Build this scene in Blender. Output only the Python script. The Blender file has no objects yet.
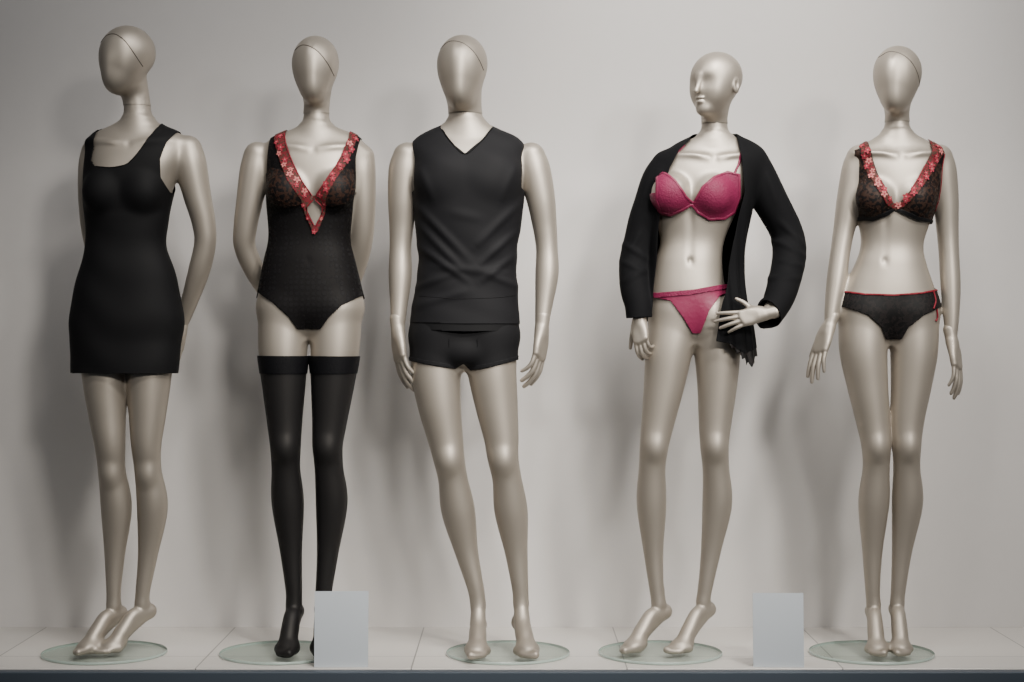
import bpy, math, random, time
import numpy as np
from mathutils import Vector
from mathutils.bvhtree import BVHTree
T0=time.time()
S=343.4           # drawing units per metre (1 unit = 2.9 mm)
PLATE=0.010
SC=bpy.context.scene
rng=np.random.RandomState(4)

# ------------------------------------------------------------------ fields
def smin(a,b,k):
    if k<=0: return np.minimum(a,b)
    h=np.maximum(k-np.abs(a-b),0)/k
    return np.minimum(a,b)-h*h*k*.25
def blur(D,n):
    for _ in range(n):
        for a in range(3):
            s0=[slice(None)]*3;s1=[slice(None)]*3;sm=[slice(None)]*3
            s0[a]=slice(0,-2);s1[a]=slice(2,None);sm[a]=slice(1,-1)
            E=D.copy();E[tuple(sm)]=D[tuple(sm)]*.5+.25*(D[tuple(s0)]+D[tuple(s1)]);D=E
    return D
def catmull(P,sub):
    P=np.array(P,float); n=len(P); out=[]
    if n<3 or sub<=1: return P
    for i in range(n-1):
        p0=P[i-1] if i>0 else 2*P[0]-P[1]
        p1=P[i];p2=P[i+1]
        p3=P[i+2] if i+2<n else 2*P[-1]-P[-2]
        for j in range(sub):
            t=j/sub
            out.append(.5*((2*p1)+(-p0+p2)*t+(2*p0-5*p1+4*p2-p3)*t*t+(-p0+3*p1-3*p2+p3)*t**3))
    out.append(P[-1]); return np.array(out)
MARG=12.0
class Field:
    def __init__(s): s.ops=[]
    def chain(s,pts,k=5,sub=5,tag='x'):
        """pts: (x, y, z, r)"""
        if tag in('leg','arm','card','torso'): sub=11
        Q=catmull(pts,sub); r=Q[:,3].max()+MARG
        s.ops.append((tag,k,'u',Q[:,:3].min(0)-r,Q[:,:3].max(0)+r,('chain',Q)))
    def ell(s,c,rad,k=5,R=None,tag='x',mode='u'):
        c=np.array(c,float);rad=np.array(rad,float);m=rad.max()+MARG
        s.ops.append((tag,k,mode,c-m,c+m,('ell',c,rad,None if R is None else np.array(R,float))))
    def loft(s,rows,k=8,n=2.3,tag='x'):
        """rows: (z, xl, xr, yc, bf, bb)"""
        R=np.array(sorted(rows),float)
        Q=catmull(R,8)
        lo=np.array([R[:,1].min()-MARG,(R[:,3]-R[:,4]).min()-MARG,R[0,0]-MARG])
        hi=np.array([R[:,2].max()+MARG,(R[:,3]+R[:,5]).max()+MARG,R[-1,0]+MARG])
        s.ops.append((tag,k,'u',lo,hi,('loft',Q,n)))
    def eval(s,lo,hi,h,tags=None,nb=1):
        ax=[np.arange(lo[i],hi[i]+h,h).astype(np.float32) for i in range(3)]
        D=np.full([len(a) for a in ax],50.,np.float32)
        for tag,k,mode,blo,bhi,pr in s.ops:
            if tags is not None and tag not in tags: continue
            i0=[int(np.searchsorted(ax[i],blo[i])) for i in range(3)]
            i1=[int(np.searchsorted(ax[i],bhi[i])) for i in range(3)]
            if any(i1[i]<=i0[i] for i in range(3)): continue
            sl=tuple(slice(i0[i],i1[i]) for i in range(3))
            X=ax[0][sl[0]][:,None,None];Y=ax[1][sl[1]][None,:,None];Z=ax[2][sl[2]][None,None,:]
            if pr[0]=='ell':
                _,c,rad,R=pr
                x=X-c[0];y=Y-c[1];z=Z-c[2]
                if R is not None:
                    x,y,z=(R[0,0]*x+R[1,0]*y+R[2,0]*z, R[0,1]*x+R[1,1]*y+R[2,1]*z, R[0,2]*x+R[1,2]*y+R[2,2]*z)
                k0=np.sqrt((x/rad[0])**2+(y/rad[1])**2+(z/rad[2])**2)
                k1=np.sqrt((x/rad[0]**2)**2+(y/rad[1]**2)**2+(z/rad[2]**2)**2)
                d=k0*(k0-1)/np.maximum(k1,1e-5)
            elif pr[0]=='loft':
                _,Q,n=pr
                z=Z.ravel(); g=lambda j:np.interp(z,Q[:,0],Q[:,j]).astype(np.float32)[None,None,:]
                xl,xr,yc,bf,bb=[g(j) for j in range(1,6)]
                a=(xr-xl)/2; xc=(xr+xl)/2
                x=np.abs(X-xc); y0=Y-yc; b=np.where(y0<0,bf,bb); y=np.abs(y0)
                k0=((x/a)**n+(y/b)**n)**(1/n)+1e-4
                gr=np.sqrt((x**(n-1)/a**n)**2+(y**(n-1)/b**n)**2)*k0**(1-n)
                d=(k0-1)/np.maximum(gr,1e-3)
                d=np.maximum(d,np.maximum(Z-Q[-1,0],Q[0,0]-Z))
            else:
                Q=pr[1]; d=np.full(D[sl].shape,50.,np.float32)
                axx,ayy,azz=X.ravel(),Y.ravel(),Z.ravel()
                for A,B in zip(Q[:-1],Q[1:]):
                    rr=max(A[3],B[3])+MARG
                    l=np.minimum(A[:3],B[:3])-rr;u=np.maximum(A[:3],B[:3])+rr
                    s2=tuple(slice(int(np.searchsorted(v,l[i])),int(np.searchsorted(v,u[i]))) for i,v in enumerate((axx,ayy,azz)))
                    x=X[s2[0]]-A[0];y=Y[:,s2[1]]-A[1];zz=Z[:,:,s2[2]]-A[2]
                    v=B[:3]-A[:3];L2=max((v*v).sum(),1e-6)
                    t=np.clip((x*v[0]+y*v[1]+zz*v[2])/L2,0,1)
                    dd=np.sqrt((x-t*v[0])**2+(y-t*v[1])**2+(zz-t*v[2])**2)-(A[3]+t*(B[3]-A[3]))
                    d[s2]=np.minimum(d[s2],dd)
            if mode=='u': D[sl]=smin(D[sl],d,k)
            else: D[sl]=-smin(-D[sl],d,k)
        return blur(D,nb)
    def bounds(s,tags=None,pad=4):
        o=[q for q in s.ops if (tags is None or q[0] in tags) and q[2]=='u']
        return np.min([q[3] for q in o],0)+MARG-pad-3,np.max([q[4] for q in o],0)-MARG+pad+3

CORN=np.array([(i,j,k) for i in (0,1) for j in (0,1) for k in (0,1)])
def nets(D,lo,h,iso=0.):
    D=D-iso; ins=D<0
    n=np.array(D.shape)-1
    cnt=np.zeros(n,np.int8)
    for c in CORN: cnt+=ins[c[0]:c[0]+n[0],c[1]:c[1]+n[1],c[2]:c[2]+n[2]]
    idx=np.argwhere((cnt>0)&(cnt<8))
    vid=np.full(n,-1,np.int32); vid[tuple(idx.T)]=np.arange(len(idx))
    V=np.stack([D[tuple((idx+c).T)] for c in CORN],1)
    acc=np.zeros((len(idx),3));num=np.zeros(len(idx))
    for a in range(8):
        for b in range(a+1,8):
            if np.abs(CORN[a]-CORN[b]).sum()!=1: continue
            va,vb=V[:,a],V[:,b]; m=(va<0)!=(vb<0)
            t=np.where(m,va/np.where(m,va-vb,1),0)
            acc+=m[:,None]*(CORN[a]+t[:,None]*(CORN[b]-CORN[a])); num+=m
    u=acc/num[:,None]
    def samp(u):
        w=[np.prod([u[:,i] if c[i] else 1-u[:,i] for i in range(3)],0) for c in CORN]
        val=sum(w[i]*V[:,i] for i in range(8)); g=np.zeros((len(u),3))
        for q in range(3):
            o=[i for i in range(3) if i!=q]
            for i,c in enumerate(CORN):
                ww=np.prod([u[:,e] if c[e] else 1-u[:,e] for e in o],0)
                g[:,q]+=(1 if c[q] else -1)*ww*V[:,i]
        return val,g
    val,g=samp(u); gg=(g*g).sum(1)+1e-9
    u=np.clip(u-np.clip(val/gg,-.5,.5)[:,None]*g,0,1)
    val,g=samp(u); N=g/np.sqrt((g*g).sum(1)+1e-12)[:,None]
    P=lo+(idx+u)*h
    quads=[]
    for a in range(3):
        b,c=(a+1)%3,(a+2)%3
        s0=[slice(None)]*3;s1=[slice(None)]*3
        s0[a]=slice(0,-1);s1[a]=slice(1,None)
        i0=ins[tuple(s0)];i1=ins[tuple(s1)]
        e=np.argwhere(i0!=i1)
        e=e[(e[:,b]>0)&(e[:,c]>0)&(e[:,b]<n[b])&(e[:,c]<n[c])]
        fl=i0[tuple(e.T)]
        def cell(db,dc):
            q=e.copy();q[:,b]+=db;q[:,c]+=dc;return vid[tuple(q.T)]
        q=np.stack([cell(-1,-1),cell(0,-1),cell(0,0),cell(-1,0)],1)
        q[~fl]=q[~fl][:,::-1]
        quads.append(q)
    q=np.concatenate(quads); q=q[(q>=0).all(1)]
    return P,N,q
def clip(P,N,quads,f):
    """keep the part of the surface where f(P)>0; clean cut edges"""
    f=f+ (np.abs(f)<1e-4)*2e-4
    ins=f>0; c=ins[quads].sum(1)
    faces=[tuple(q) for q in quads[c==4].tolist()]
    ed={};newP=[];newN=[];base=len(P)
    for q in quads[(c>0)&(c<4)].tolist():
        out=[]
        for i in range(4):
            a,b=q[i],q[(i+1)%4]
            if ins[a]: out.append(a)
            if ins[a]!=ins[b]:
                key=(min(a,b),max(a,b))
                if key not in ed:
                    t=f[a]/(f[a]-f[b]); ed[key]=base+len(newP)
                    newP.append(P[a]+t*(P[b]-P[a])); newN.append(N[a]+t*(N[b]-N[a]))
                out.append(ed[key])
        if len(out)>=3: faces.append(tuple(out))
    if newP: P=np.concatenate([P,newP]);N=np.concatenate([N,newN])
    used=np.unique(np.concatenate([np.array(x) for x in faces])) if faces else np.array([],int)
    mp=np.full(len(P),-1);mp[used]=np.arange(len(used))
    ml=mp.tolist()
    return P[used],N[used],[tuple(ml[i] for i in x) for x in faces]
def sdpoly(pts,x,y):
    """signed distance, positive inside"""
    p=np.array(pts,float);n=len(p);d=np.full(x.shape,1e18);s=np.ones(x.shape)
    for i in range(n):
        a=p[i];b=p[i-1]
        ex,ey=b-a;wx,wy=x-a[0],y-a[1]
        t=np.clip((wx*ex+wy*ey)/(ex*ex+ey*ey+1e-9),0,1)
        d=np.minimum(d,(wx-t*ex)**2+(wy-t*ey)**2)
        c1=y>=a[1];c2=y<b[1];c3=ex*wy>ey*wx
        s=np.where((c1&c2&c3)|(~c1&~c2&~c3),-s,s)
    return -s*np.sqrt(d)
def Zp(py): return 650.-py
def rows(L,**kw): return [(Zp(r[0]),)+tuple(r[1:]) for r in L]
def ch(L): return [(p[0],p[2],Zp(p[1]),p[3]) for p in L]     # (x, drawn height, depth, r)

# --------------------------------------------------------------- materials
def mat(name,col,rough=.5,metal=0.,bump=None,var=0.,coat=0.,sheen=0.,alpha=None,spec=.5,stretch=(1,1,1)):
    m=bpy.data.materials.new(name);m.use_nodes=True;nt=m.node_tree;b=nt.nodes['Principled BSDF']
    b.inputs['Base Color'].default_value=(*col,1);b.inputs['Roughness'].default_value=rough
    b.inputs['Metallic'].default_value=metal;b.inputs['Coat Weight'].default_value=coat
    b.inputs['Sheen Weight'].default_value=sheen;b.inputs['Specular IOR Level'].default_value=spec
    tc=nt.nodes.new('ShaderNodeTexCoord');mp=nt.nodes.new('ShaderNodeMapping');mp.inputs['Scale'].default_value=stretch
    nt.links.new(tc.outputs['Object'],mp.inputs['Vector'])
    if var>0:
        nz=nt.nodes.new('ShaderNodeTexNoise');nz.inputs['Scale'].default_value=18;nz.inputs['Detail'].default_value=4
        nt.links.new(mp.outputs[0],nz.inputs['Vector'])
        mx=nt.nodes.new('ShaderNodeMix');mx.data_type='RGBA'
        mx.inputs[6].default_value=(*[c*(1-var) for c in col],1);mx.inputs[7].default_value=(*[min(1,c*(1+var)) for c in col],1)
        nt.links.new(nz.outputs['Fac'],mx.inputs[0]);nt.links.new(mx.outputs[2],b.inputs['Base Color'])
    if bump:
        nb=nt.nodes.new('ShaderNodeTexNoise');nb.inputs['Scale'].default_value=bump[0];nb.inputs['Detail'].default_value=3
        nt.links.new(mp.outputs[0],nb.inputs['Vector'])
        bp=nt.nodes.new('ShaderNodeBump');bp.inputs['Strength'].default_value=bump[1];bp.inputs['Distance'].default_value=bump[2]
        nt.links.new(nb.outputs['Fac'],bp.inputs['Height']);nt.links.new(bp.outputs[0],b.inputs['Normal'])
    return m
def sheer(name,col,density,dots=None,dotdens=.95,rough=.6,kind='VORONOI',col2=None,spec=.2,band=(.22,.34)):
    """semi-transparent net fabric: physical mix of cloth and open holes"""
    m=mat(name,col,rough,spec=spec);nt=m.node_tree;b=nt.nodes['Principled BSDF'];o=nt.nodes['Material Output']
    tr=nt.nodes.new('ShaderNodeBsdfTransparent');mx=nt.nodes.new('ShaderNodeMixShader')
    nt.links.new(tr.outputs[0],mx.inputs[1]);nt.links.new(b.outputs[0],mx.inputs[2]);nt.links.new(mx.outputs[0],o.inputs[0])
    mx.inputs[0].default_value=density
    if dots:
        tc=nt.nodes['Texture Coordinate']
        if kind=='VORONOI':
            v=nt.nodes.new('ShaderNodeTexVoronoi');v.inputs['Scale'].default_value=dots
            if 'Randomness' in v.inputs: v.inputs['Randomness'].default_value=.25
            src=v.outputs['Distance']
        else:
            v=nt.nodes.new('ShaderNodeTexNoise');v.inputs['Scale'].default_value=dots;v.inputs['Detail'].default_value=1
            src=v.outputs['Fac']
        nt.links.new(tc.outputs['Object'],v.inputs['Vector'])
        r=nt.nodes.new('ShaderNodeMapRange')
        if kind=='VORONOI':
            r.inputs[1].default_value=band[0];r.inputs[2].default_value=band[1]
        else:
            r.inputs[1].default_value=.47;r.inputs[2].default_value=.52
        r.inputs[3].default_value=dotdens;r.inputs[4].default_value=density
        nt.links.new(src,r.inputs[0]);nt.links.new(r.outputs[0],mx.inputs[0])
        if col2:
            c=nt.nodes.new('ShaderNodeMix');c.data_type='RGBA';c.inputs[6].default_value=(*col2,1);c.inputs[7].default_value=(*col,1)
            rr=nt.nodes.new('ShaderNodeMapRange');rr.inputs[1].default_value=r.inputs[1].default_value;rr.inputs[2].default_value=r.inputs[2].default_value
            nt.links.new(src,rr.inputs[0]);nt.links.new(rr.outputs[0],c.inputs[0]);nt.links.new(c.outputs[2],b.inputs['Base Color'])
    return m
M_SKIN=mat('mannequin_champagne_paint',(.385,.345,.295),.48,.68,var=.02)
M_SEAM=mat('seam_shadow_line',(.07,.06,.05),.6)
M_BLK=mat('black_jersey',(.0028,.0028,.0035),.7,bump=(900,.25,.0006),spec=.18)
M_SHIRT=mat('charcoal_cotton',(.0055,.0055,.0068),.72,bump=(700,.3,.0006),spec=.2)
M_CARD=mat('black_knit',(.0028,.0029,.0036),.8,bump=(500,.4,.001),spec=.11)
M_BOX=mat('black_boxer_microfibre',(.005,.005,.006),.75,bump=(600,.2,.0005),spec=.18)
M_NET=sheer('black_dotted_net',(.005,.0045,.005),.74,dots=62,dotdens=.99,spec=.12,band=(.34,.42))
M_SATIN=mat('black_satin',(.0035,.0035,.0045),.62,bump=(60,.15,.002),spec=.22)
M_BRF=sheer('black_lace_brief',(.009,.007,.007),.91,dots=95,dotdens=.99,kind='NOISE',col2=(.003,.0028,.003),spec=.2)
M_STOCK=sheer('sheer_black_nylon',(.005,.005,.006),.82,rough=.55,spec=.25)
M_STKTOP=mat('stocking_lace_band',(.002,.002,.003),.6,bump=(300,.6,.002),spec=.15)
M_LACE=sheer('coral_lace',(.10,.045,.035),.5,dots=140,dotdens=.95,kind='NOISE',col2=(.13,.012,.018))
M_CUP=sheer('black_lace_cup',(.035,.017,.012),.6,dots=105,dotdens=.97,kind='NOISE',col2=(.003,.0025,.003))
M_PINK=mat('magenta_lace',(.15,.011,.045),.55,bump=(230,.8,.003),var=.3,spec=.25)
M_PINKS=mat('magenta_satin',(.165,.013,.048),.45,bump=(90,.3,.003),spec=.35)
M_RED=mat('red_trim',(.17,.010,.020),.5,spec=.2)
M_PETAL=mat('coral_petal',(.27,.028,.045),.6,spec=.2)
M_PETAL2=mat('blush_petal',(.42,.14,.13),.6,spec=.2)

# -------------------------------------------------------------- mesh maker
class Fig:
    def __init__(s,name,cx):
        s.e=bpy.data.objects.new(name,None);SC.collection.objects.link(s.e)
        s.e.empty_display_size=.1
        s.e.location=((cx-512)/S,0,PLATE+.002);s.cx=cx;s.F=Field();s.hands=[]
    def loc(s,P):
        P=np.asarray(P,float);return np.stack([(P[:,0]-s.cx)/S,P[:,1]/S,P[:,2]/S],1)
    def obj(s,name,P,faces,m,N=None,solid=0.,mats=None,mi=None):
        me=bpy.data.meshes.new(name);me.from_pydata(s.loc(P).tolist(),[],faces)
        for q in (mats or [m]): me.materials.append(q)
        me.polygons.foreach_set('use_smooth',[True]*len(me.polygons))
        if mi is not None: me.polygons.foreach_set('material_index',mi)
        me.update()
        if N is not None:
            N=N/np.maximum(np.linalg.norm(N,axis=1),1e-6)[:,None]
            me.normals_split_custom_set_from_vertices(N.tolist())
        o=bpy.data.objects.new(name,me);SC.collection.objects.link(o);o.parent=s.e
        if solid:
            md=o.modifiers.new('cloth_thickness','SOLIDIFY');md.thickness=solid;md.offset=1
        return o
    def body(s,neckz,anklez,tags):
        parts=[]
        def add(F,lo,hi,h,fn=None,tg=None,nb=1,floor=False):
            D=F.eval(lo,hi,h,tg,nb)
            P,N,q=nets(D,lo,h)
            if fn is not None: P,N,f=clip(P,N,q,fn(P))
            else: f=[tuple(x) for x in q.tolist()]
            if floor: P[:,2]=np.maximum(P[:,2],.15)
            parts.append((P,N,f))
        lo,hi=s.F.bounds(tags)
        l=lo.copy();u=hi.copy();l[2]=anklez-4;u[2]=neckz+4
        add(s.F,l,u,1.22,lambda P:np.minimum(neckz-P[:,2],P[:,2]-anklez),tags,2)
        lo2,hi2=s.F.bounds(('leg','foot'));l=lo2.copy();u=hi2.copy();u[2]=anklez+3
        add(s.F,l,u,.75,lambda P:anklez-P[:,2],('leg','foot'),2,True)
        lo3,hi3=s.F.bounds(('head',));l=lo3.copy();u=hi3.copy();l[2]=neckz-3
        add(s.F,l,u,.62,lambda P:P[:,2]-neckz,('head','torso'),2)
        for H in s.hands:
            lo,hi=H.bounds();add(H,lo,hi,.62)
        P=np.concatenate([p[0] for p in parts]);N=np.concatenate([p[1] for p in parts])
        f=[];b=0
        for p in parts: f+=[tuple(i+b for i in x) for x in p[2]];b+=len(p[0])
        o=s.obj('body',P,f,M_SKIN,N=N)
        s.bvh=BVHTree.FromPolygons(P.tolist(),f)
        return o
    def garment(s,name,tags,iso,front,m,back=None,ysplit=3,zlo=None,zhi=None,h=1.3,solid=.0018,disp=None,extra=None,band=None):
        lo,hi=s.F.bounds(tags,pad=4+iso)
        if zlo is not None: lo[2]=max(lo[2],zlo)
        if zhi is not None: hi[2]=min(hi[2],zhi)
        D=s.F.eval(lo,hi,h,tags,2);P,N,q=nets(D,lo,h,iso)
        py=650-P[:,2]
        f=sdpoly(front,P[:,0],py)
        if back is not None: f=np.where(P[:,1]<ysplit,f,sdpoly(back,P[:,0],py))
        if band: f=np.minimum(f,band-f)
        if extra is not None: f=np.minimum(f,extra(P))
        P,N,fc=clip(P,N,q,f)
        if not fc: print('EMPTY',name);return None
        if disp is not None: P=P+N*disp(P)[:,None]
        P[:,2]=np.maximum(P[:,2],0.)
        o=s.obj(name,P,fc,m,solid=solid)
        s.last=BVHTree.FromPolygons(P.tolist(),fc)
        return o
    def tube_on(s,name,pts,r,m,bvh=None,off=0.,sub=8):
        bvh=bvh or s.bvh;Q=catmull([(a,b) for a,b in pts],sub);C=[]
        for x,py in Q:
            h=bvh.ray_cast(Vector((x,-200,650-py)),Vector((0,1,0)))
            if h[0] is not None: C.append(np.array(h[0])+np.array(h[1])*off)
        if len(C)<2: return
        C=np.array(C);V=[];F=[];n=6
        for i,c in enumerate(C):
            t=C[min(i+1,len(C)-1)]-C[max(i-1,0)];t/=np.linalg.norm(t)+1e-9
            a=np.cross(t,(0,0,1.) if abs(t[2])<.9 else (1.,0,0));a/=np.linalg.norm(a);b=np.cross(t,a)
            for j in range(n):
                w=2*math.pi*j/n;V.append(c+r*(a*math.cos(w)+b*math.sin(w)))
        for i in range(len(C)-1):
            for j in range(n):
                F.append((i*n+j,i*n+(j+1)%n,(i+1)*n+(j+1)%n,(i+1)*n+j))
        s.obj(name,np.array(V),F,m)
    def flowers(s,name,pts,size=4.2,bvh=None,back=False):
        bvh=bvh or s.last;V=[];F=[];MI=[]
        R=random.Random(7)
        for (x,py,sc) in pts:
            h=bvh.ray_cast(Vector((x,-200,650-py)),Vector((0,1,0)))
            if h[0] is None: continue
            c=np.array(h[0]);nn=np.array(h[1]);nn=nn if nn[1]<0 else -nn
            a=np.cross(nn,(0,0,1.));a/=np.linalg.norm(a)+1e-9;b=np.cross(nn,a)
            c=c+nn*.5;ph=R.random()*6;col=0 if R.random()<.66 else 1
            for p in range(5):
                w=ph+p*2*math.pi/5;u=a*math.cos(w)+b*math.sin(w);v=-a*math.sin(w)+b*math.cos(w)
                L=size*sc*(.9+.2*R.random());b0=len(V)
                V+=[c+nn*.2,c+u*L*.5+v*L*.34+nn*.8,c+u*L+v*L*.2+nn*.4,c+u*L*1.05-v*L*.15+nn*.4,c+u*L*.5-v*L*.34+nn*.8,c+u*L*.55+nn*.2]
                for t in ((0,1,5),(1,2,5),(2,3,5),(3,4,5),(4,0,5)):
                    F.append(tuple(b0+i for i in t));MI.append(col)
            b0=len(V);V.append(c+nn*1.4)
            for j in range(6):
                w=j*math.pi/3;V.append(c+(a*math.cos(w)+b*math.sin(w))*size*sc*.28+nn*.8)
            for j in range(6): F.append((b0,b0+1+j,b0+1+(j+1)%6));MI.append(1-col)
        if V: s.obj(name,np.array(V),F,None,mats=[M_PETAL,M_PETAL2],mi=MI)

# ----------------------------------------------------------- anatomy parts
def unit(v): v=np.array(v,float);return v/np.linalg.norm(v)
def head(F,cx,top,chin,w,yaw,y0=-8,feat=False,tilt=0):
    H=chin-top;cz=(Zp(top)+Zp(chin))/2;k=H/66.;a=w/50.
    fw=np.array([-math.sin(yaw),-math.cos(yaw),math.sin(tilt)]);fw=unit(fw)
    sd=np.array([math.cos(yaw),-math.sin(yaw),0.]);up=np.cross(fw,sd);up=up if up[2]>0 else -up
    R=np.stack([sd,fw,up],1)
    P=lambda f,s_,u:np.array([cx,y0,cz])+fw*f*k+sd*s_*a+up*u*k
    F.ell(P(-4,0,8),(24.5*a,27.5*k,25.5*k),6,R,'head')
    F.ell(P(5,0,-7),(18.8*a,19.5*k,25.5*k),12,R,'head')
    F.ell(P(11,0,-21),(9.5*a,11*k,12*k),9,R,'head')
    if not feat:
        F.ell(P(18,0,-5),(5.0*a,6.8*k,19*k),9,R,'head')
    else:
        for q in (-1,1):
            F.ell(P(28.6,q*10,0.5),(7.0,5.4,5.2),8,R,'head','s')
            F.ell(P(-3,q*23.8,-4),(2.6,4.6,8),2,R,'head')
            F.ell(P(-2,q*26.6,-2.5),(2.2,2.5,4.6),1.2,R,'head','s')
            F.ell(P(13,q*9,-9),(7,7,9),9,R,'head')
        F.chain([tuple(P(23.5,0,8))+(2.6,),tuple(P(26.2,0,0))+(2.1,),tuple(P(30.2,0,-8))+(2.6,)],4,5,'head')
        F.ell(P(25.3,0,-14.6),(5.4,3.2,1.8),1.6,R,'head')
        F.ell(P(24.8,0,-18.4),(4.6,3.4,2.1),1.4,R,'head')
        F.ell(P(28.2,0,-16.4),(5.6,1.5,.5),.8,R,'head','s')
        F.ell(P(20,0,-26),(7,6,6),6,R,'head')
def foot(F,ank,yaw,lift,side,L=1.,tipy=None):
    """ank=(x,y,z); lift=heel height; side=+1 if big toe is toward +x"""
    fw=np.array([-math.sin(yaw),-math.cos(yaw),0.]);sd=np.array([math.cos(yaw),-math.sin(yaw),0.])*side
    A=np.array(ank,float);g=np.array([A[0],A[1],0.])
    heel=g-fw*9*L;heel[2]=lift+8
    mid=g+fw*13*L;mid[2]=lift*.62+15
    ball=g+fw*(36 if lift>20 else 42)*L;ball[2]=7.4
    t4=lambda p,r:tuple(p)+(r,)
    F.chain([t4(A+[0,0,14]-fw*1,3.0*L),t4(A+[0,0,4]+fw*.5,4.6*L),t4(A*[1,1,0]+[0,0,A[2]-7]+fw*2.5,7.0*L),t4(mid,7.6*L),t4((mid*.4+ball*.6)+[0,0,1.0],7.6*L),t4(ball,6.4*L)],4,8,'foot')
    F.chain([t4(A+[0,0,16]-fw*1.5,3),t4(A+[0,0,2]-fw*3,4*L),t4((A+heel)/2-fw*2.0+[0,0,-3],6.0*L),t4(heel,7.4*L)],5,7,'foot')
    F.chain([t4(heel,7.0*L),t4((heel+mid)/2+[0,0,-3-.05*lift],6.8*L),t4(mid*.5+ball*.5+[0,0,-2.5],7*L),t4(ball,6.2*L)],5,6,'foot')
    R=np.stack([sd,fw,[0,0,1]],1)
    F.ell(ball+sd*1.0,(11*L,14*L,6.2*L),6,R,'foot')
    for i,(o,ln,r) in enumerate([(7.3,21,3.7),(2.4,20.5,2.8),(-1.8,18.5,2.6),(-5.6,16,2.5),(-8.8,12.5,2.4)]):
        b=ball+sd*o*L;b[2]=5.2;e=b+fw*ln*L*.94-sd*o*.22;e[2]=r+.8;m_=b*.45+e*.55;m_[2]=5.0
        F.chain([t4(b,4.2*L),t4(m_,r*1.08*L),t4(e,r*.98*L)],2.6,5,'foot')
def hand(fig,w,d,n,L,ts,curl=(.25,.35,.25),rw=7,spread=.05,thumb=(.85,.4,.3)):
    """w wrist, d pointing direction, n direction the palm faces, ts thumb side sign"""
    d=unit(d);n=np.array(n,float);n=unit(n-d*(n@d));t=np.cross(d,n)*ts
    w=np.array(w,float);H=Field();t4=lambda p,r:tuple(p)+(r,)
    H.chain([t4(w-d*9,rw+.4),t4(w,rw),t4(w+d*.13*L,rw*.9)],3,6)
    offs=(.112,.038,-.038,-.110);kd=(.46,.48,.455,.42);fl=(.44,.50,.455,.36)
    for i in range(4):
        k_=w+d*kd[i]*L+t*offs[i]*L
        H.chain([t4(w+d*.06*L+t*offs[i]*.45*L,.060*L),t4(w+d*.28*L+t*offs[i]*.92*L+n*-.005*L,.058*L),t4(k_,.050*L)],4.0,5)
    H.ell(w+d*.2*L+t*.10*L+n*.02*L,(.075*L,.07*L,.16*L),4,np.stack([t,n,d],1))
    for i in range(4):
        k_=w+d*kd[i]*L+t*offs[i]*L;a=0;p=k_
        rr=(.044,.040,.036,.031) if i<3 else (.039,.035,.031,.027)
        pts=[t4(k_-d*.04*L,rr[0]*L)];sp=offs[i]*spread*9
        cm=(.8,1.,1.1,1.25)[i]
        for j,fr in enumerate((.44,.32,.24)):
            a+=curl[j]*cm
            dd=unit(d*math.cos(a)+n*math.sin(a)+t*sp*math.cos(a))
            p=p+dd*fl[i]*fr*L;pts.append(t4(p,rr[j+1]*L))
        H.chain(pts,.6,6)
    b=w+d*.08*L+t*.07*L
    c=w+d*.25*L+t*.18*L+n*.05*L
    dd=unit(d*thumb[0]+t*thumb[1]+n*thumb[2])
    e=c+dd*.18*L;g=e+unit(dd+d*.25)*.14*L
    H.chain([t4(b,.065*L),t4(c,.052*L),t4(e,.044*L),t4(g,.034*L)],2.5,6)
    fig.hands.append(H)
def female(F,tr,neck,legs,br,navel=None,brr=(18.5,17,19),clav=None):
    for L in legs: F.chain(ch(L),2,5,'leg')
    F.loft(rows(tr),9,2.25,'torso')
    F.chain(ch(neck),8,5,'torso')
    F.chain(ch(neck),2,11,'head')
    for i,(x,py,y) in enumerate(br): F.ell((x,y,Zp(py)),brr,7,None,'torso')
    for L in legs:
        x,py=L[0][0],L[0][1];F.ell((x+(2 if x>F.mid else -2)*-1,20,Zp(py+2)),(23,20,24),10,None,'torso')
        kn=L[4];F.ell((kn[0],kn[2]-kn[3]*.55,Zp(kn[1]+2)),(7.5,7,11),8,None,'leg')
    if clav:
        cx,py=clav
        for q in (-1,1): F.chain([(cx+q*6,-19.5,Zp(py+1),2.6),(cx+q*18,-20,Zp(py-2),2.3),(cx+q*32,-15,Zp(py-3),2.2),(cx+q*43,-6,Zp(py-3),2.2)],5,6,'torso')
    if navel:
        F.ell((navel[0],navel[2]-.5,Zp(navel[1]-24)),(2.6,2.0,20),5,None,'torso','s')
        F.ell((navel[0],navel[2],Zp(navel[1])),(1.8,4,3),3,None,'torso','s')

# ================================================================ figure 1
f=Fig('female_mannequin',128);F=f.F;F.mid=128
L1=[(104,326,2,25.5),(105,375,-1,22.5),(108,415,-3,18.4),(111,445,-4,15.2),(112,472,0,13.6),(115,508,6,15.4),(113,555,8,10.4),(112,592,7,7.4),(112,606,7,7.0)]
L2=[(151,326,2,25.5),(149,375,0,22.5),(148,415,-2,18.4),(147,445,-3,15.0),(148,472,1,13.4),(151,508,7,15.4),(146,555,10,10.2),(141,592,9,7.4),(140,604,9,7.0)]
female(F,[(120,122,152,4,12,12),(127,108,164,4,15,15),(133,96,178,3,18,19),(143,89,185,2,23,24),(160,87,184,1,27,27),(180,86,176,0,28,27),(205,86,169,0,27,27),(240,90,163,0,23,24),(270,84,169,0,25,27),(305,77,177,2,28,32),(328,77,177,3,28,33),(345,88,167,3,22,26),(356,104,150,3,12,14)],
 [(133,84,4,13),(136,104,4,13),(137,118,4,14.5),(138,130,4,18)],[L1,L2],[(107,194,-19),(146,194,-19)],brr=(17,14,19),clav=(134,147))
foot(F,(112,7,42),.55,26,1,.95);foot(F,(140,9,44),.70,28,-1,.95)
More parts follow.
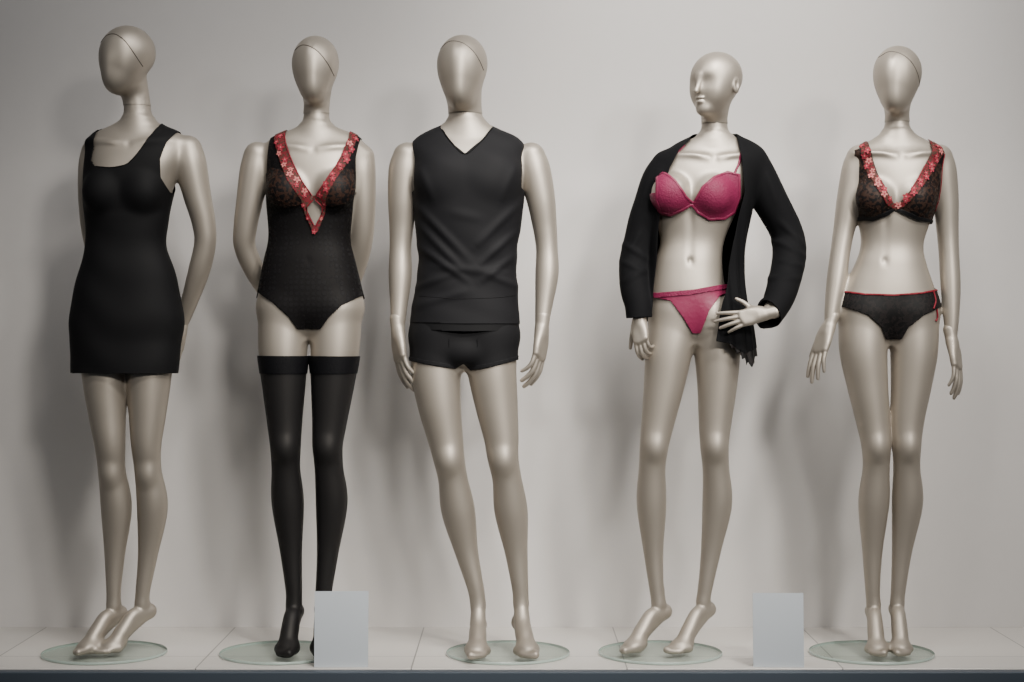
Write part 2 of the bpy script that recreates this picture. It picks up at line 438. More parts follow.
F.chain(ch([(187,150,4,14.5),(190,165,4,16),(196,195,6,14),(202,222,9,12),(203,243,12,11),(196,270,18,11),(184,302,28,8.6),(176,322,35,6.6)]),6,5,'arm')
F.chain(ch([(93,152,6,13),(91,168,6,14),(89,200,10,13),(89,235,18,11),(95,275,32,9.5),(104,308,42,7),(108,320,45,6.5)]),5,5,'arm')
hand(f,(175,36,Zp(324)),(-.12,.12,-1),(-.9,-.4,0),56,-1,rw=6.4)
hand(f,(109,46,Zp(322)),(.3,.05,-1),(0,-1,0),50,1,rw=6.3)
head(F,127,28,96,52,.6)
f.body(Zp(106),46,('torso','leg','arm','foot'))
f.tube_on('head_seam',[(105,46),(113,40),(122,40),(132,47),(140,58),(147,70)],.5,M_SEAM)
F.loft(rows([(225,94,160,0,20,20),(250,91,161,0,22,24),(280,82,171,1,26,30),(310,75,178,2,30,34),(340,72,178,2,31,35),(362,73,176,1,30,33),(386,75,174,1,29,32)]),10,2.3,'skirt')
fold=lambda amp,sc,ph:(lambda P:amp*(np.sin(P[:,2]*.19*sc+P[:,0]*.05+ph+1.3*np.sin(P[:,0]*.06+ph))*.5+.5*np.sin(P[:,2]*.11*sc-P[:,0]*.09+2*ph)))
f.garment('black_dress',('torso','skirt'),1.7,
 [(85,90),(99,90),(98,150),(96,163),(100,169),(118,171),(133,168),(141,160),(151,145),(160,130),(164,115),(164,90),(181,90),(180,131),(170,146),(165,162),(165,180),(172,194),(240,204),(240,374),(0,373),(0,205),(80,196),(84,180),(84,150)],M_BLK,
 back=[(85,90),(100,90),(101,130),(112,148),(135,152),(155,142),(163,125),(163,90),(181,90),(180,131),(172,150),(170,180),(176,196),(240,204),(240,374),(0,374),(0,205),(80,196),(84,180),(84,150)],ysplit=4,
 disp=lambda P:fold(.8,.7,.4)(P)*np.clip((650-P[:,2]-195)/40,0,1))
f.tube_on('neckline_edge',[(99,140),(97,162),(101,169),(118,171),(133,168),(142,159),(152,144),(160,130)],.6,M_BLK,bvh=f.last,off=.4)

# ================================================================ figure 2
f=Fig('female_mannequin',316);F=f.F;F.mid=310
L1=[(284,312,2,25.8),(283,350,-1,24.3),(284,382,-2,21),(285,420,-3,16.8),(286,446,-4,14.4),(286,470,0,13.4),(287,504,6,15.2),(290,552,8,10.2),(293,592,7,7.4),(293,606,7,7.0)]
L2=[(336,312,2,25.8),(335,350,0,24.3),(333,382,-1,21),(330,420,-2,16.6),(328,446,-3,14.2),(329,470,1,13.4),(331,504,7,15.0),(327,552,9,10.2),(323,592,8,7.4),(322,604,8,7.0)]
female(F,[(126,300,332,4,12,12),(132,286,348,4,15,15),(139,271,360,3,18,19),(149,264,364,2,23,24),(165,265,362,1,27,27),(185,267,357,0,28,27),(205,268,353,0,27,27),(238,270,349,0,22,24),(262,265,354,0,24,26),(292,259,361,2,28,32),(312,258,362,3,28,33),(328,268,350,3,21,27),(338,288,334,3,11,14)],
 [(317,92,4,12.5),(316,112,4,12.5),(316,124,4,14),(316,137,4,18)],[L1,L2],[(291,192,-21),(337,192,-21)],(311,262,-28),clav=(316,152))
foot(F,(293,7,44),.06,28,1,.95);foot(F,(322,8,46),-.1,30,-1,.95)
F.chain(ch([(257,156,4,14),(254,172,4,15),(249,200,5,13.4),(244,228,8,11.8),(243,247,13,11),(252,272,24,10.4),(266,298,40,8.2),(276,312,47,6.6)]),6,5,'arm')
F.chain(ch([(361,158,4,13.5),(361,174,4,14.5),(362,205,7,13),(361,235,14,11.5),(355,262,26,10.4),(344,292,42,8.2),(335,308,50,6.6)]),6,5,'arm')
hand(f,(278,48,Zp(314)),(.8,.1,-.6),(0,-1,0),48,-1,rw=6.3)
hand(f,(334,53,Zp(310)),(-.8,.15,-.6),(0,-1,0),48,1,rw=6.3)
head(F,316,38,105,47,.05)
f.body(Zp(114),48,('torso','leg','arm','foot'))
f.tube_on('head_seam',[(297,54),(305,50),(315,53),(324,60),(332,71),(337,82)],.5,M_SEAM)
KEY=[(318,202),(327,212),(318,229),(309,212)]
fr=[(269,90),(286,90),(287,140),(296,165),(307,186),(315,198),(309,210),(318,229),(327,210),(322,198),(331,184),(341,165),(350,142),(351,90),(361,90),(361,140),(357,160),(357,185),(400,196),(400,283),(362,297),(345,306),(332,318),(323,330),(300,330),(292,318),(276,304),(259,293),(220,283),(220,200),(268,190),(269,165),(271,140)]
bk=[(269,90),(286,90),(288,150),(312,185),(340,160),(351,130),(351,90),(361,90),(361,140),(357,160),(357,185),(400,196),(400,283),(362,300),(345,325),(326,345),(296,345),(276,325),(259,300),(220,283),(220,200),(268,190),(269,165),(271,140)]
f.garment('bodysuit',('torso','leg'),1.3,fr,M_NET,back=bk,ysplit=3,zlo=Zp(360),solid=.0006)
noback=lambda P:-P[:,1]-2
f.garment('bodysuit_lace_cup_1',('torso',),2.3,[(268,176),(274,170),(285,174),(297,184),(309,202),(303,208),(290,211),(276,206),(268,195)],M_CUP,extra=noback,solid=.001)
f.garment('bodysuit_lace_cup_2',('torso',),2.3,[(324,204),(334,186),(346,172),(355,172),(357,195),(350,206),(336,210),(328,208)],M_CUP,extra=noback,solid=.001)
TR=[(275,90),(286,90),(287,140),(296,165),(307,186),(316,199),(320,199),(330,184),(341,165),(350,142),(351,90),(359,90),(358,142),(352,160),(342,180),(330,202),(328,216),(320,235),(316,235),(308,216),(305,203),(292,184),(283,164),(276,142)]
f.garment('bodysuit_lace_trim',('torso',),2.9,TR,M_LACE,
  extra=lambda P:np.minimum(4-P[:,1], -sdpoly(KEY,P[:,0],650-P[:,2])),solid=.001)
nk=[(286,136),(290,150),(296,165),(306,185),(316,199)];nk2=[(350,142),(346,154),(341,165),(331,184),(320,199)]
bl=f.last
for i,q in enumerate((nk,nk2,[(317,203),(310,212),(317,228)],[(319,203),(326,212),(319,228)])): f.tube_on('neckline_piping_%d'%(i+1),q,.6,M_RED,bvh=bl,off=.6)
f.last=bl
def along(pts,n):
    Q=catmull(pts,12);d=np.r_[0,np.cumsum(np.linalg.norm(np.diff(Q,axis=0),axis=1))];t=np.linspace(0,d[-1],n)
    return [(float(np.interp(q,d,Q[:,0])),float(np.interp(q,d,Q[:,1]))) for q in t]
R=random.Random(3)
lf=along([(280,133),(282,150),(288,165),(299,183),(310,199)],13)
rf=along([(355,141),(350,155),(344,168),(334,185),(326,198)],12)
pts=[(x+(1.8 if i%2 else -1.8),y+R.uniform(-.6,.6),R.uniform(.8,1.15)) for i,(x,y) in enumerate(lf+rf)]+[(x+(-5.5 if x<317 else 5.5),y+4,.55) for x,y in lf[4::2]+rf[3::2]]+[(317,234,.7),(311,221,.55),(324,221,.55),(307,208,.7),(328,207,.7)]
f.flowers('lace_flowers',pts,3.3)
f.garment('stockings',('leg','foot'),1.0,[(220,366),(400,366),(400,700),(220,700)],M_STOCK,zhi=Zp(345),h=1.1,solid=0)
f.garment('stocking_bands',('leg',),1.4,[(220,356),(400,357),(400,374),(220,374)],M_STKTOP,zlo=Zp(392),zhi=Zp(345),h=1.1,solid=.0008)

# ================================================================ figure 3 (male)
f=Fig('male_mannequin',480);F=f.F;F.mid=464
L1=[(438,338,2,26.5),(436,370,-1,25),(439,402,-3,22),(445,436,-4,18),(449,458,-5,15.8),(453,480,-1,14.8),(458,512,6,17),(466,552,9,12),(475,588,8,8.6),(478,606,8,7.8)]
L2=[(491,338,2,26.5),(492,370,0,24.6),(496,402,-1,21.7),(501,436,-3,17.7),(503,458,-4,15.6),(507,480,0,14.7),(511,512,7,16.8),(516,552,10,11.8),(520,588,9,8.6),(521,604,9,7.8)]
for L in (L1,L2):
    F.chain(ch(L),2,5,'leg');kn=L[4];F.ell((kn[0],kn[2]-kn[3]*.55,Zp(kn[1]+2)),(8.5,8,12),8,None,'leg')
F.loft(rows([(122,447,485,5,15,15),(131,430,500,5,17,17),(139,418,514,4,20,21),(149,413,522,3,26,26),(165,413,523,2,31,29),(190,416,521,1,32,30),(220,419,517,1,31,29),(255,421,513,0,27,27),(290,419,512,0,27,28),(318,414,515,2,28,31),(342,413,515,3,28,33),(358,428,500,3,24,28),(370,446,482,3,13,15)]),10,2.3,'torso')
nk=[(464,92,4,16.5),(465,112,4,16.5),(466,126,5,18),(467,138,5,21)]
F.chain(ch(nk),9,5,'torso');F.chain(ch(nk),2,11,'head')
for x in (443,493): F.ell((x,-17,Zp(178)),(24,14,19),10,None,'torso')
for x in (440,490): F.ell((x,20,Zp(338)),(24,20,24),10,None,'torso')
foot(F,(478,8,44),.0,14,-1,1.05);foot(F,(521,9,46),-.12,16,1,1.05)
F.chain(ch([(407,157,4,14.5),(404,172,4,16.0),(402,200,4,14.4),(401,228,6,12.2),(400,250,6,11.0),(400,275,4,11.8),(399,304,0,9.0),(398,325,-3,7.2)]),6,5,'arm')
F.chain(ch([(531,157,4,14.5),(535,172,4,16.0),(541,200,4,14.4),(545,228,6,12.2),(547,250,6,11.0),(547,275,4,11.8),(544,304,0,9.0),(542,323,-3,7.2)]),6,5,'arm')
hand(f,(398,-4,Zp(328)),(.09,-.12,-1),(.9,.5,0),68,-1,rw=7.0,curl=(.22,.28,.2))
hand(f,(542,-4,Zp(326)),(-.09,-.12,-1),(-.9,.5,0),68,1,rw=7.0,curl=(.25,.35,.25))
head(F,462,37,110,51,.12)
f.body(Zp(114),48,('torso','leg','arm','foot'))
f.tube_on('head_seam',[(441,52),(450,46),(462,48),(472,55),(479,64),(484,74)],.5,M_SEAM)
F.loft(rows([(124,447,485,4,18,18),(131,432,499,4,20,20),(138,418,515,3,24,24),(149,411,524,2,30,30),(165,411,525,1,36,33),(190,413,524,0,37,33),(220,416,520,0,34,32),(258,420,515,0,30,31),(290,417,516,0,29,33),(318,412,518,1,31,37),(348,410,519,1,33,39)]),6,2.1,'shirt')
for x in (443,493): F.ell((x,-19,Zp(180)),(24,17,21),12,None,'shirt')
def ridge(x,py,a,b,w,amp):
    """one soft cloth fold running from a to b"""
    ax,ay=a;bx,by=b;vx,vy=bx-ax,by-ay;L2=vx*vx+vy*vy
    t=np.clip(((x-ax)*vx+(py-ay)*vy)/L2,0,1)
    d=np.hypot(x-ax-t*vx,py-ay-t*vy)
    return amp*np.exp(-(d/w)**2)*np.sin(np.pi*np.clip(t,.02,.98))**.5
FOLDS=[((416,205),(470,262),4,2.0),((419,225),(462,270),3.5,1.8),((418,246),(470,284),3.5,1.9),((519,205),(475,250),4,1.8),((517,232),(478,268),3.5,1.9),((516,255),(480,284),3.5,1.6),((414,290),(455,275),3.5,1.6),((518,288),(488,276),3.5,1.5),((414,308),(470,292),4,1.4),((430,268),(512,276),4,1.2),((421,170),(436,205),4,1.1),((516,168),(500,206),4,1.1),((450,215),(482,222),5,.9)]
def wr(P):
    x,z=P[:,0],P[:,2];py=650-z;o=np.zeros(len(P))
    for a,b,w,m in FOLDS: o+=ridge(x,py,a,b,w,m)
    return o*(P[:,1]<8)+.35*np.sin(.10*x+.16*z+1.5*np.sin(.05*z))*np.clip((322-py)/12,0,1)
f.garment('sleeveless_vneck_shirt',('shirt',),1.0,
 [(414,90),(440,90),(441,130),(452,146),(466,158),(482,144),(493,128),(494,90),(522,90),(525,140),(521,160),(521,190),(540,203),(545,324),(466,325),(380,322),(395,203),(416,192),(416,160),(413,142)],M_SHIRT,
 back=[(414,90),(440,90),(446,124),(466,128),(488,124),(494,90),(522,90),(525,140),(519,160),(519,190),(540,203),(545,325),(380,325),(395,203),(418,192),(418,160),(413,142)],ysplit=4,disp=wr,solid=.0022)
f.tube_on('neckline_rib',[(443,133),(452,146),(466,158.5),(482,145),(492,131)],.8,M_BLK,bvh=f.last,off=.9)
f.tube_on('hem_fold',[(411,296),(440,299),(466,300),(495,299),(518,296)],.4,M_BLK,bvh=f.last,off=.7)
f.garment('undershirt_hem',('shirt',),.6,[(380,312),(560,312),(560,330),(466,332.5),(380,329)],M_BLK,solid=.0012)
F.ell((464,-20,Zp(353)),(12,7.5,10),9,None,'boxer')
f.garment('boxer_briefs',('torso','leg','boxer'),1.0,[(390,320),(545,320),(545,357),(519,360),(492,367),(471,371),(464,364),(456,369),(436,366),(408,361),(390,358)],M_BOX,zlo=Zp(392),solid=.0008)
f.garment('boxer_hems',('leg',),1.6,[(390,354),(408,357),(436,362),(456,365),(464,360),(471,367),(492,363),(519,356),(545,353),(545,357),(519,360),(492,367),(471,371),(464,364),(456,369),(436,366),(408,361),(390,358)],M_BOX,zlo=Zp(392),solid=.001)
f.tube_on('boxer_seam_1',[(450,340),(450,348),(454,357),(461,364)],.4,M_BLK,off=1.9)
f.tube_on('boxer_seam_2',[(478,340),(478,348),(475,357),(467,365)],.4,M_BLK,off=1.9)

# ================================================================ figure 4
f=Fig('female_mannequin',690);F=f.F;F.mid=694
L1=[(676,318,2,25.5),(669,350,-1,23.6),(664,385,-2,20.4),(658,420,-3,16.8),(654,445,-4,14.6),(652,470,0,13.5),(652,505,6,15.0),(654,552,8,10.2),(657,590,7,7.4),(659,604,7,7.0)]
L2=[(713,318,2,25.5),(717,350,0,23.2),(717,385,-1,20),(715,420,-2,16.6),(714,445,-3,14.4),(716,470,1,13.4),(718,505,7,15.0),(712,552,9,10.2),(706,590,8,7.4),(704,602,8,7.0)]
female(F,[(136,698,733,4,12,12),(143,684,746,4,15,15),(151,672,756,3,18,19),(161,663,760,2,23,24),(178,656,756,1,27,27),(198,655,746,0,27,27),(218,657,734,0,26,27),(242,660,724,0,22,24),(264,655,722,0,24,26),(292,650,726,2,28,32),(312,649,736,3,28,33),(330,656,738,3,23,30),(342,676,722,3,14,18)],
 [(716,104,5,12.5),(715,120,4,12.5),(715,133,5,14),(715,146,5,18)],[L1,L2],[(669,196,-21),(709,197,-21)],(688,262,-25),brr=(19.5,19,19.5),clav=(712,160))
foot(F,(659,7,44),.85,28,1,.95);foot(F,(704,8,46),.75,30,-1,.95)
F.chain(ch([(667,168,4,14),(661,180,4,15),(651,206,3,13.5),(641,234,4,11.6),(636,256,2,10.8),(635,282,-6,10),(637,304,-14,7.6),(638,316,-17,6.6)]),6,5,'arm')
F.chain(ch([(751,162,4,14),(757,176,4,15),(770,202,5,13.6),(786,230,8,11.8),(790,246,6,11),(784,272,-8,10.2),(773,298,-28,7.8),(762,313,-44,6.6)]),6,5,'arm')
hand(f,(638,-19,Zp(318)),(.04,-.25,-1),(.5,.85,-.1),52,-1,rw=6.3,curl=(.45,.7,.5))
hand(f,(759,-48,Zp(315)),(-1,.02,-.20),(.1,1,-.2),52,-1 ,rw=6.0,curl=(.14,.2,.12),spread=.22,thumb=(.65,.75,.1))
head(F,714,54,118,51,.80,feat=True,tilt=-.06,y0=-6)
f.body(Zp(124),48,('torso','leg','arm','foot'))
BR=[(654,176),(661,174),(672,184),(683,200),(690,205),(698,190),(710,180),(724,174),(737,177),(738,200),(733,215),(722,222),(706,223),(694,216),(688,209),(680,214),(668,219),(657,216),(652,204)]
f.garment('pink_bra',('torso',),1.6,BR,M_PINK,extra=noback,solid=.0015)
f.garment('bra_satin_rim',('torso',),2.3,BR,M_PINKS,band=2.0,extra=noback,solid=.001)
f.garment('bra_side_band',('torso',),1.2,[(600,200),(655,196),(655,214),(600,212)],M_PINKS,solid=.0012)
f.tube_on('bra_strap_1',[(658,177),(666,166),(676,155),(684,147)],1.2,M_PINKS,off=.6)
f.tube_on('bra_strap_2',[(731,177),(736,166),(738,156)],1.2,M_PINKS,off=.6)
f.garment('pink_briefs',('torso','leg'),1.5,[(640,293),(655,295),(690,292),(712,288),(735,284),(735,290),(717,297),(706,312),(698,334),(690,334),(680,318),(668,302),(655,299),(640,298)],M_PINKS,
  back=[(640,292),(740,284),(740,292),(700,345),(690,345),(655,300),(640,297)],zlo=Zp(350),solid=.0014)
f.garment('briefs_waist_trim',('torso','leg'),2.4,[(640,292),(655,294),(690,291),(712,287),(740,283),(740,287.5),(712,292),(690,296),(655,299),(640,297)],M_PINK,zlo=Zp(350),solid=.001)
F.loft(rows([(136,694,738,6,14,17),(143,680,752,5,19,21),(151,670,758,3,23,25),(163,661,763,2,28,30),(190,653,756,1,33,34),(225,651,747,0,34,34),(265,649,742,0,34,36),(300,647,745,0,36,40),(330,648,751,0,37,42),(376,650,757,0,38,44)]),6,2.3,'card')
F.chain(ch([(668,168,4,16),(661,181,4,17),(650,208,3,15.5),(641,236,4,14),(635,262,1,13.5),(634,288,-8,13),(637,306,-15,11.5),(638,324,-18,10.5)]),6,5,'card')
F.chain(ch([(751,162,4,16),(759,178,4,16.5),(772,203,5,15.5),(787,230,8,14.5),(790,248,5,15),(785,274,-9,14.5),(774,300,-29,13),(762,316,-45,12),(752,322,-54,12)]),6,5,'card')
w2=np.array([763,-43,Zp(315)]);d2=unit((-10,-7,-5.))
def cardclip(P):
    r=np.full(len(P),99.)
    q=P-w2;a=q@d2;rad=np.linalg.norm(q,axis=1)
    r=np.where((rad<38)&(P[:,1]<-38+ (P[:,0]-740)*-.1),np.minimum(r,-a),r)
    return r
CF=[((640,232),(626,258),3,1.4),((622,244),(648,262),3,1.5),((621,262),(646,276),3,1.3),((622,284),(645,270),3,1.1),((778,222),(804,248),3.2,1.5),((772,240),(803,258),3.2,1.6),((776,262),(800,268),3,1.4),((764,280),(796,280),3,1.3),((660,170),(648,205),3.5,1.2),((764,172),(776,208),3.5,1.2)]
def cardf(P):
    x,z=P[:,0],P[:,2];py=650-z;g=.25*np.sin(.12*z+.1*x)
    for a,b,w,m in CF: g=g+ridge(x,py,a,b,w,m)
    body=np.clip((py-190)/90,0,1)*np.clip((x-705)/10,0,1)*np.clip((762-x)/6,0,1)*(P[:,1]>-40)
    return g+body*1.3*np.sin(x*.42+P[:,1]*.22+.02*z)
f.garment('open_cardigan',('card',),1.2,
 [(690,90),(690,140),(678,152),(668,170),(661,190),(657,225),(655,260),(652,290),(650,318),(600,320),(560,300),(560,80)],M_CARD,
 back=[(560,80),(850,80),(850,340),(772,333),(756,350),(744,356),(735,345),(700,342),(651,322),(600,320),(560,300)],ysplit=3,disp=cardf,solid=.002)
f.garment('open_cardigan_front',('card',),1.2,
 [(734,90),(736,142),(739,170),(741,195),(736,215),(729,245),(724,280),(716,315),(711,342),(726,344),(740,354),(756,348),(768,333),(850,340),(850,80)],M_CARD,
 back=[(0,0),(1,0),(1,1)],ysplit=3,disp=cardf,solid=.002,extra=cardclip)
f.garment('cardigan_lace_hem',('card',),1.0,[(722,340),(727,350),(730,347),(733,354),(736,352),(737,360),(740,358),(742,366),(745,362),(748,368),(750,361),(753,364),(754,356),(757,358),(758,348),(762,346),(764,336)],M_BRF,extra=lambda P:10-P[:,1],disp=cardf,solid=.0008)

# ================================================================ figure 5
f=Fig('female_mannequin',890);F=f.F;F.mid=890
L1=[(865,316,2,25.5),(863,350,-1,23.8),(867,385,-2,20.3),(872,420,-3,16.8),(875,445,-4,14.6),(876,470,0,13.4),(875,504,6,15.4),(874,552,8,10.2),(874,592,7,7.4),(875,606,7,7.0)]
L2=[(913,316,2,25.5),(914,350,0,23.6),(911,385,-1,20.1),(907,420,-2,16.6),(906,445,-3,14.4),(907,470,1,13.4),(909,504,7,15.4),(904,552,9,10.2),(900,592,8,7.4),(899,604,8,7.0)]
female(F,[(133,884,912,4,12,12),(140,872,926,4,14,14),(147,860,938,3,17,18),(156,855,943,2,22,23),(172,855,941,1,26,26),(192,857,937,0,27,26),(218,859,931,0,25,26),(245,861,923,0,21,23),(265,855,926,0,23,25),(292,843,935,2,27,31),(314,840,937,3,28,33),(332,850,928,3,21,27),(344,870,908,3,11,14)],
 [(898,100,4,11.8),(898,116,4,11.6),(898,130,5,13),(898,143,5,17)],[L1,L2],[(871,200,-19),(911,200,-19)],(880,262,-24),brr=(17.5,16,18),clav=(897,158))
foot(F,(875,7,44),.12,28,1,.95);foot(F,(899,8,46),.12,30,-1,.95)
F.chain(ch([(860,158,4,13),(856,172,4,14),(850,200,4,12.6),(845,228,4,10.8),(841,250,2,10.0),(836,280,-2,9.8),(831,308,-6,7.6),(829,322,-8,6.3)]),6,5,'arm')
F.chain(ch([(940,158,4,13.5),(943,172,4,14.5),(947,200,5,12.8),(949,230,6,11),(950,252,5,10.2),(951,285,2,10),(951,315,-2,7.8),(950,336,-4,6.3)]),6,5,'arm')
hand(f,(828,-9,Zp(325)),(-.40,-.15,-1),(.85,.6,-.3),62,-1,rw=6.1,curl=(.12,.18,.12),spread=.09)
hand(f,(950,-5,Zp(339)),(.16,-.15,-1),(-.85,.6,0),62,1,rw=6.1,curl=(.16,.25,.18))
head(F,895,48,115,48,.42)
f.body(Zp(122),48,('torso','leg','arm','foot'))
f.tube_on('head_seam',[(876,60),(885,56),(896,60),(905,68),(912,79),(917,90)],.5,M_SEAM)
f.garment('lace_bra',('torso',),1.6,[(853,100),(867,100),(867,155),(872,175),(880,196),(886,206),(892,207),(903,193),(917,172),(927,155),(932,100),(943,100),(943,155),(937,175),(938,200),(960,207),(960,224),(934,224),(912,221),(897,215),(889,212),(882,216),(868,221),(856,220),(830,220),(830,203),(852,198),(852,175),(853,150)],M_CUP,
  back=[(853,100),(867,100),(865,150),(862,200),(925,200),(930,150),(932,100),(943,100),(943,155),(940,200),(960,207),(960,222),(830,220),(830,203),(852,198),(853,150)],ysplit=3,solid=.0006)
f.garment('bra_underband',('torso',),2.3,[(830,217),(856,218),(868,219.5),(880,214.5),(889,210),(898,213.5),(912,219.5),(934,222),(960,222),(960,224),(934,225),(912,223),(897,217),(889,213),(882,218),(868,223),(856,222),(830,221)],M_SATIN,solid=.001)
f.garment('bra_lace_trim',('torso',),2.6,[(858,100),(866,100),(866,155),(871,175),(879,196),(886,206),(892,207),(903,193),(917,172),(927,155),(932,100),(941,100),(940,155),(926,176),(911,194),(897,210),(889,213),(879,208),(869,192),(862,172),(858,156)],M_LACE,extra=lambda P:4-P[:,1],solid=.001)
bl=f.last
f.tube_on('neckline_piping_1',[(867,150),(872,175),(880,196),(887,206)],.6,M_RED,bvh=bl,off=.6)
f.tube_on('neckline_piping_2',[(891,206),(903,193),(917,172),(927,154)],.6,M_RED,bvh=bl,off=.6)
f.tube_on('neckline_piping_3',[(941,156),(938,172),(937,196),(935,212)],.5,M_RED,off=1.8)
f.last=bl
lf=along([(862,148),(863,160),(866,173),(872,188),(880,202)],12)
rf=along([(936,149),(933,158),(924,172),(911,188),(893,208)],15)
pts=[(x+(1.6 if i%2 else -1.6),y,R.uniform(.8,1.15)) for i,(x,y) in enumerate(lf+rf)]+[(x+(5 if x>889 else -4),y+5,.55) for x,y in lf[3::2]+rf[3::2]]
f.flowers('lace_flowers',pts,3.2)
PB=[(820,291),(841,292),(860,295),(888,296),(915,294),(938,290),(960,288),(960,306),(937,308),(918,316),(903,328),(897,340),(882,340),(876,328),(862,316),(841,308),(820,304)]
f.garment('black_briefs',('torso','leg'),1.5,PB,M_BRF,back=[(820,291),(960,288),(960,308),(937,312),(905,345),(876,345),(841,312),(820,304)],zlo=Zp(356),solid=.0008)
f.garment('briefs_red_waistband',('torso','leg'),2.2,[(820,290.5),(841,291.5),(860,294.5),(888,295.5),(915,293.5),(938,289.5),(960,287.5),(960,289.2),(938,291.2),(915,295.2),(888,297.2),(860,296.2),(841,293.2),(820,292.2)],M_RED,zlo=Zp(356),solid=.0006)
f.tube_on('briefs_side_ties',[(933,291),(934,300),(932,308),(933,318),(931,322)],.9,M_RED,off=.8)
f.tube_on('briefs_side_ties_2',[(928,292),(930,302),(927,310)],.8,M_RED,off=2.2)
print('figures',time.time()-T0)

# ================================================================== room
def box(name,lo,hi,m,bev=0):
    x0,y0,z0=lo;x1,y1,z1=hi;c=[(x0+x1)/2,(y0+y1)/2,(z0+z1)/2]
    v=[(x-c[0],y-c[1],z-c[2]) for x in (x0,x1) for y in (y0,y1) for z in (z0,z1)]
    fc=[(0,1,3,2),(4,6,7,5),(0,4,5,1),(2,3,7,6),(0,2,6,4),(1,5,7,3)]
    me=bpy.data.meshes.new(name);me.from_pydata(v,[],fc);me.materials.append(m);o=bpy.data.objects.new(name,me)
    SC.collection.objects.link(o);o.location=c
    if bev: b=o.modifiers.new('b','BEVEL');b.width=bev;b.segments=2
    return o
M_WALL=mat('warm_grey_wall_paint',(.58,.56,.545),.85,bump=(120,.12,.001),var=.02)
M_FLOOR=mat('pale_stone_tile',(.60,.575,.54),.32,var=.05)
nt=M_FLOOR.node_tree;br=nt.nodes.new('ShaderNodeTexBrick');br.offset=0
br.inputs['Scale'].default_value=1;br.inputs['Brick Width'].default_value=.6;br.inputs['Row Height'].default_value=.6
br.inputs['Mortar Size'].default_value=.002;br.inputs['Color1'].default_value=(.60,.575,.54,1);br.inputs['Color2'].default_value=(.55,.53,.50,1);br.inputs['Mortar'].default_value=(.22,.21,.20,1)
mp=nt.nodes.new('ShaderNodeMapping');mp.inputs['Location'].default_value=(.28,.16,0)
nt.links.new(nt.nodes['Texture Coordinate'].outputs['Object'],mp.inputs[0]);nt.links.new(mp.outputs[0],br.inputs['Vector']);nt.links.new(br.outputs['Color'],nt.nodes['Principled BSDF'].inputs['Base Color'])
M_SILL=mat('dark_metal_sill',(.06,.077,.10),.55,.2,bump=(30,.1,.001),stretch=(.1,1,1))
M_GROUND=mat('pavement',(.05,.05,.055),.9,bump=(60,.4,.003),var=.2)
YW=.455;YF=-.222
box('wall_back',(-3.2,YW,-.5),(3.2,YW+.1,2.95),M_WALL)
box('wall_left',(-3.2,YF-.02,-.5),(-3.1,YW,2.95),M_WALL)
box('wall_right',(3.1,YF-.02,-.5),(3.2,YW,2.95),M_WALL)
box('floor',(-3.1,YF,-.06),(3.1,YW,0),M_FLOOR,.002)
box('trim_sill',(-3.1,YF-.035,-.5),(3.1,YF,-.004),M_SILL,.003)
box('ground',(-6,-7,-.6),(6,YF+.5,-.5),M_GROUND)
# glass base plates
mg=bpy.data.materials.new('clear_float_glass');mg.use_nodes=True;nt=mg.node_tree;nt.nodes.remove(nt.nodes['Principled BSDF'])
tr=nt.nodes.new('ShaderNodeBsdfTransparent');tr.inputs[0].default_value=(.92,.955,.94,1)
gl=nt.nodes.new('ShaderNodeBsdfGlossy');gl.inputs['Roughness'].default_value=.04
mx=nt.nodes.new('ShaderNodeMixShader');mx.inputs[0].default_value=.12
nt.links.new(tr.outputs[0],mx.inputs[1]);nt.links.new(gl.outputs[0],mx.inputs[2]);nt.links.new(mx.outputs[0],nt.nodes['Material Output'].inputs[0])
M_GEDGE=mat('glass_polished_edge',(.36,.44,.40),.15,spec=.8)
def disc(x,y,r=.18):
    n=96;t=PLATE-.0015;V=[];Fc=[];mi=[]
    prof=[(r-.002,.0008),(r,.0025),(r,t-.002),(r-.002,t)]
    for rr,z in prof:
        for i in range(n): a=2*math.pi*i/n;V.append((rr*math.cos(a),rr*math.sin(a),z))
    Fc.append(tuple(reversed(range(n))));mi.append(0)
    for k in range(3):
        for i in range(n): Fc.append((k*n+i,k*n+(i+1)%n,(k+1)*n+(i+1)%n,(k+1)*n+i));mi.append(1)
    Fc.append(tuple(range(3*n,4*n)));mi.append(0)
    me=bpy.data.meshes.new('glass_base_plate');me.from_pydata(V,[],Fc);me.materials.append(mg);me.materials.append(M_GEDGE)
    me.polygons.foreach_set('material_index',mi);o=bpy.data.objects.new('glass_base_plate',me);SC.collection.objects.link(o)
    o.location=(x,y,0)
for px in (105,282,508,660,871): disc((px-512)/S,-.005)
# sign cards
M_CARDW=mat('white_card',(.47,.51,.55),.6,var=.01)
def sign(px,w,h,yaw):
    x=(px-512)/361.;V=[];Fc=[]
    t=.003;lean=.018
    def slab(p):
        b=len(V);V.extend(p);Fc.extend([tuple(b+i for i in q) for q in ((0,1,2,3),(7,6,5,4),(0,4,5,1),(1,5,6,2),(2,6,7,3),(3,7,4,0))])
    slab([(-w/2,0,0),(w/2,0,0),(w/2,lean,h),(-w/2,lean,h),(-w/2,t,0),(w/2,t,0),(w/2,lean+t,h),(-w/2,lean+t,h)])
    slab([(-w*.18,.055,0),(w*.18,.055,0),(w*.12,lean+t,h*.7),(-w*.12,lean+t,h*.7),(-w*.18,.057,0),(w*.18,.057,0),(w*.12,lean+t+.002,h*.7),(-w*.12,lean+t+.002,h*.7)])
    me=bpy.data.meshes.new('blank_sign_card');me.from_pydata(V,[],Fc);me.materials.append(M_CARDW)
    o=bpy.data.objects.new('blank_sign_card',me);SC.collection.objects.link(o);o.location=(x,-.210,.0005);o.rotation_euler=(0,0,yaw)
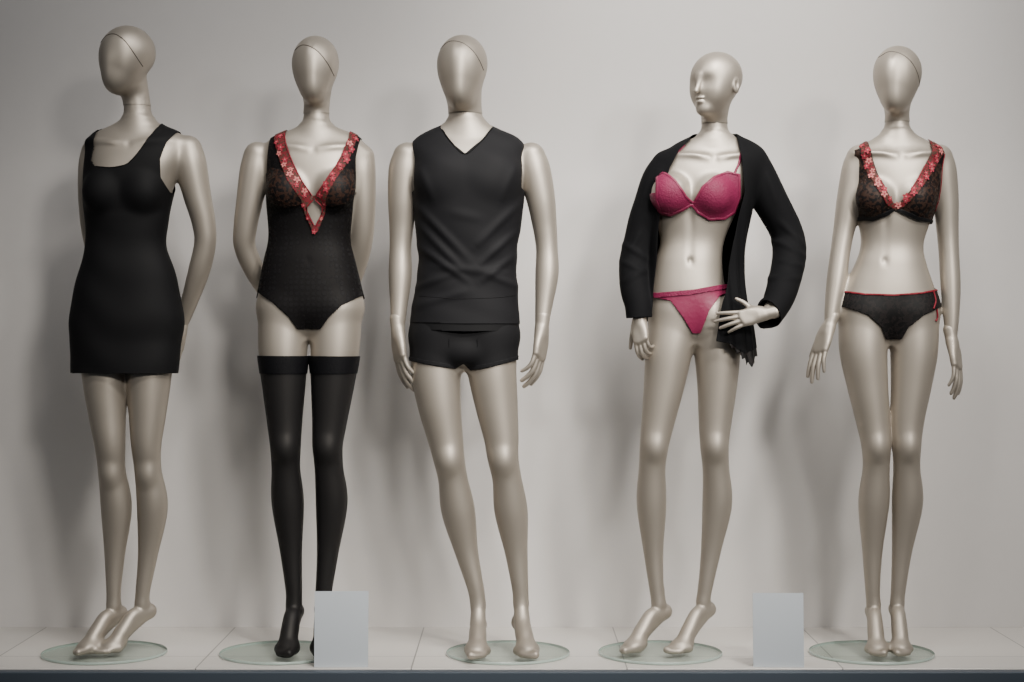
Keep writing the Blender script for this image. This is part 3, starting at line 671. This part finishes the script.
sign(340,.150,.209,.03);sign(780.5,.141,.204,-.03)

# ------------------------------------------------------------------ lights
def spot(x,y,z,tx,ty,tz,e,size=.05,ang=50,blend=.9,col=(1,.95,.88)):
    l=bpy.data.lights.new('unseen_spot','SPOT');l.energy=e;l.spot_size=math.radians(ang);l.spot_blend=blend;l.shadow_soft_size=size;l.color=col
    o=bpy.data.objects.new('unseen_spot',l);SC.collection.objects.link(o);o.location=(x,y,z)
    o.rotation_euler=(Vector((tx,ty,tz))-Vector((x,y,z))).to_track_quat('-Z','Y').to_euler()
def area(x,y,z,tx,ty,tz,e,sx,sy,col=(1,.97,.93)):
    l=bpy.data.lights.new('added_overhead_fill','AREA');l.shape='RECTANGLE';l.size=sx;l.size_y=sy;l.energy=e;l.color=col
    o=bpy.data.objects.new('added_overhead_fill',l);SC.collection.objects.link(o);o.location=(x,y,z)
    o.rotation_euler=(Vector((tx,ty,tz))-Vector((x,y,z))).to_track_quat('-Z','Y').to_euler()
for x,e in ((-1.12,68),(-.57,105),(-.13,125),(.55,140),(1.13,125)):
    spot(x+.8,-1.7,2.75,x,0,.9,e,size=.16,ang=42)
for x,e in ((-.75,195),(.05,275),(.9,280)):  # added spots in front of the window, for highlights on upright limbs
    spot(x+1.3,-3.3,2.3,x,0,.75,e,size=.22,ang=42)
for x,e in ((-.9,45),(.6,70)):  # weak fill spots added from the front left
    spot(x-1.5,-3.2,2.2,x,0,.7,e,size=.2,ang=46)
spot(.6,-1.0,2.9,.65,.45,1.75,160,size=.2,ang=72,blend=1)
area(0.6,-.9,2.85,.6,.3,.6,42,3.2,.4)  # broad overhead fill, added to soften and brighten; no real fixture
w=bpy.data.worlds.new('street_ambient');SC.world=w;w.use_nodes=True
w.node_tree.nodes['Background'].inputs[0].default_value=(.8,.88,1,1);w.node_tree.nodes['Background'].inputs[1].default_value=.09
cam=bpy.data.cameras.new('camera');cam.lens=59.77;cam.sensor_width=36
co=bpy.data.objects.new('camera',cam);SC.collection.objects.link(co);co.location=(0,-4.95,.91);co.rotation_euler=(math.pi/2,0,0);SC.camera=co
print('total',time.time()-T0)
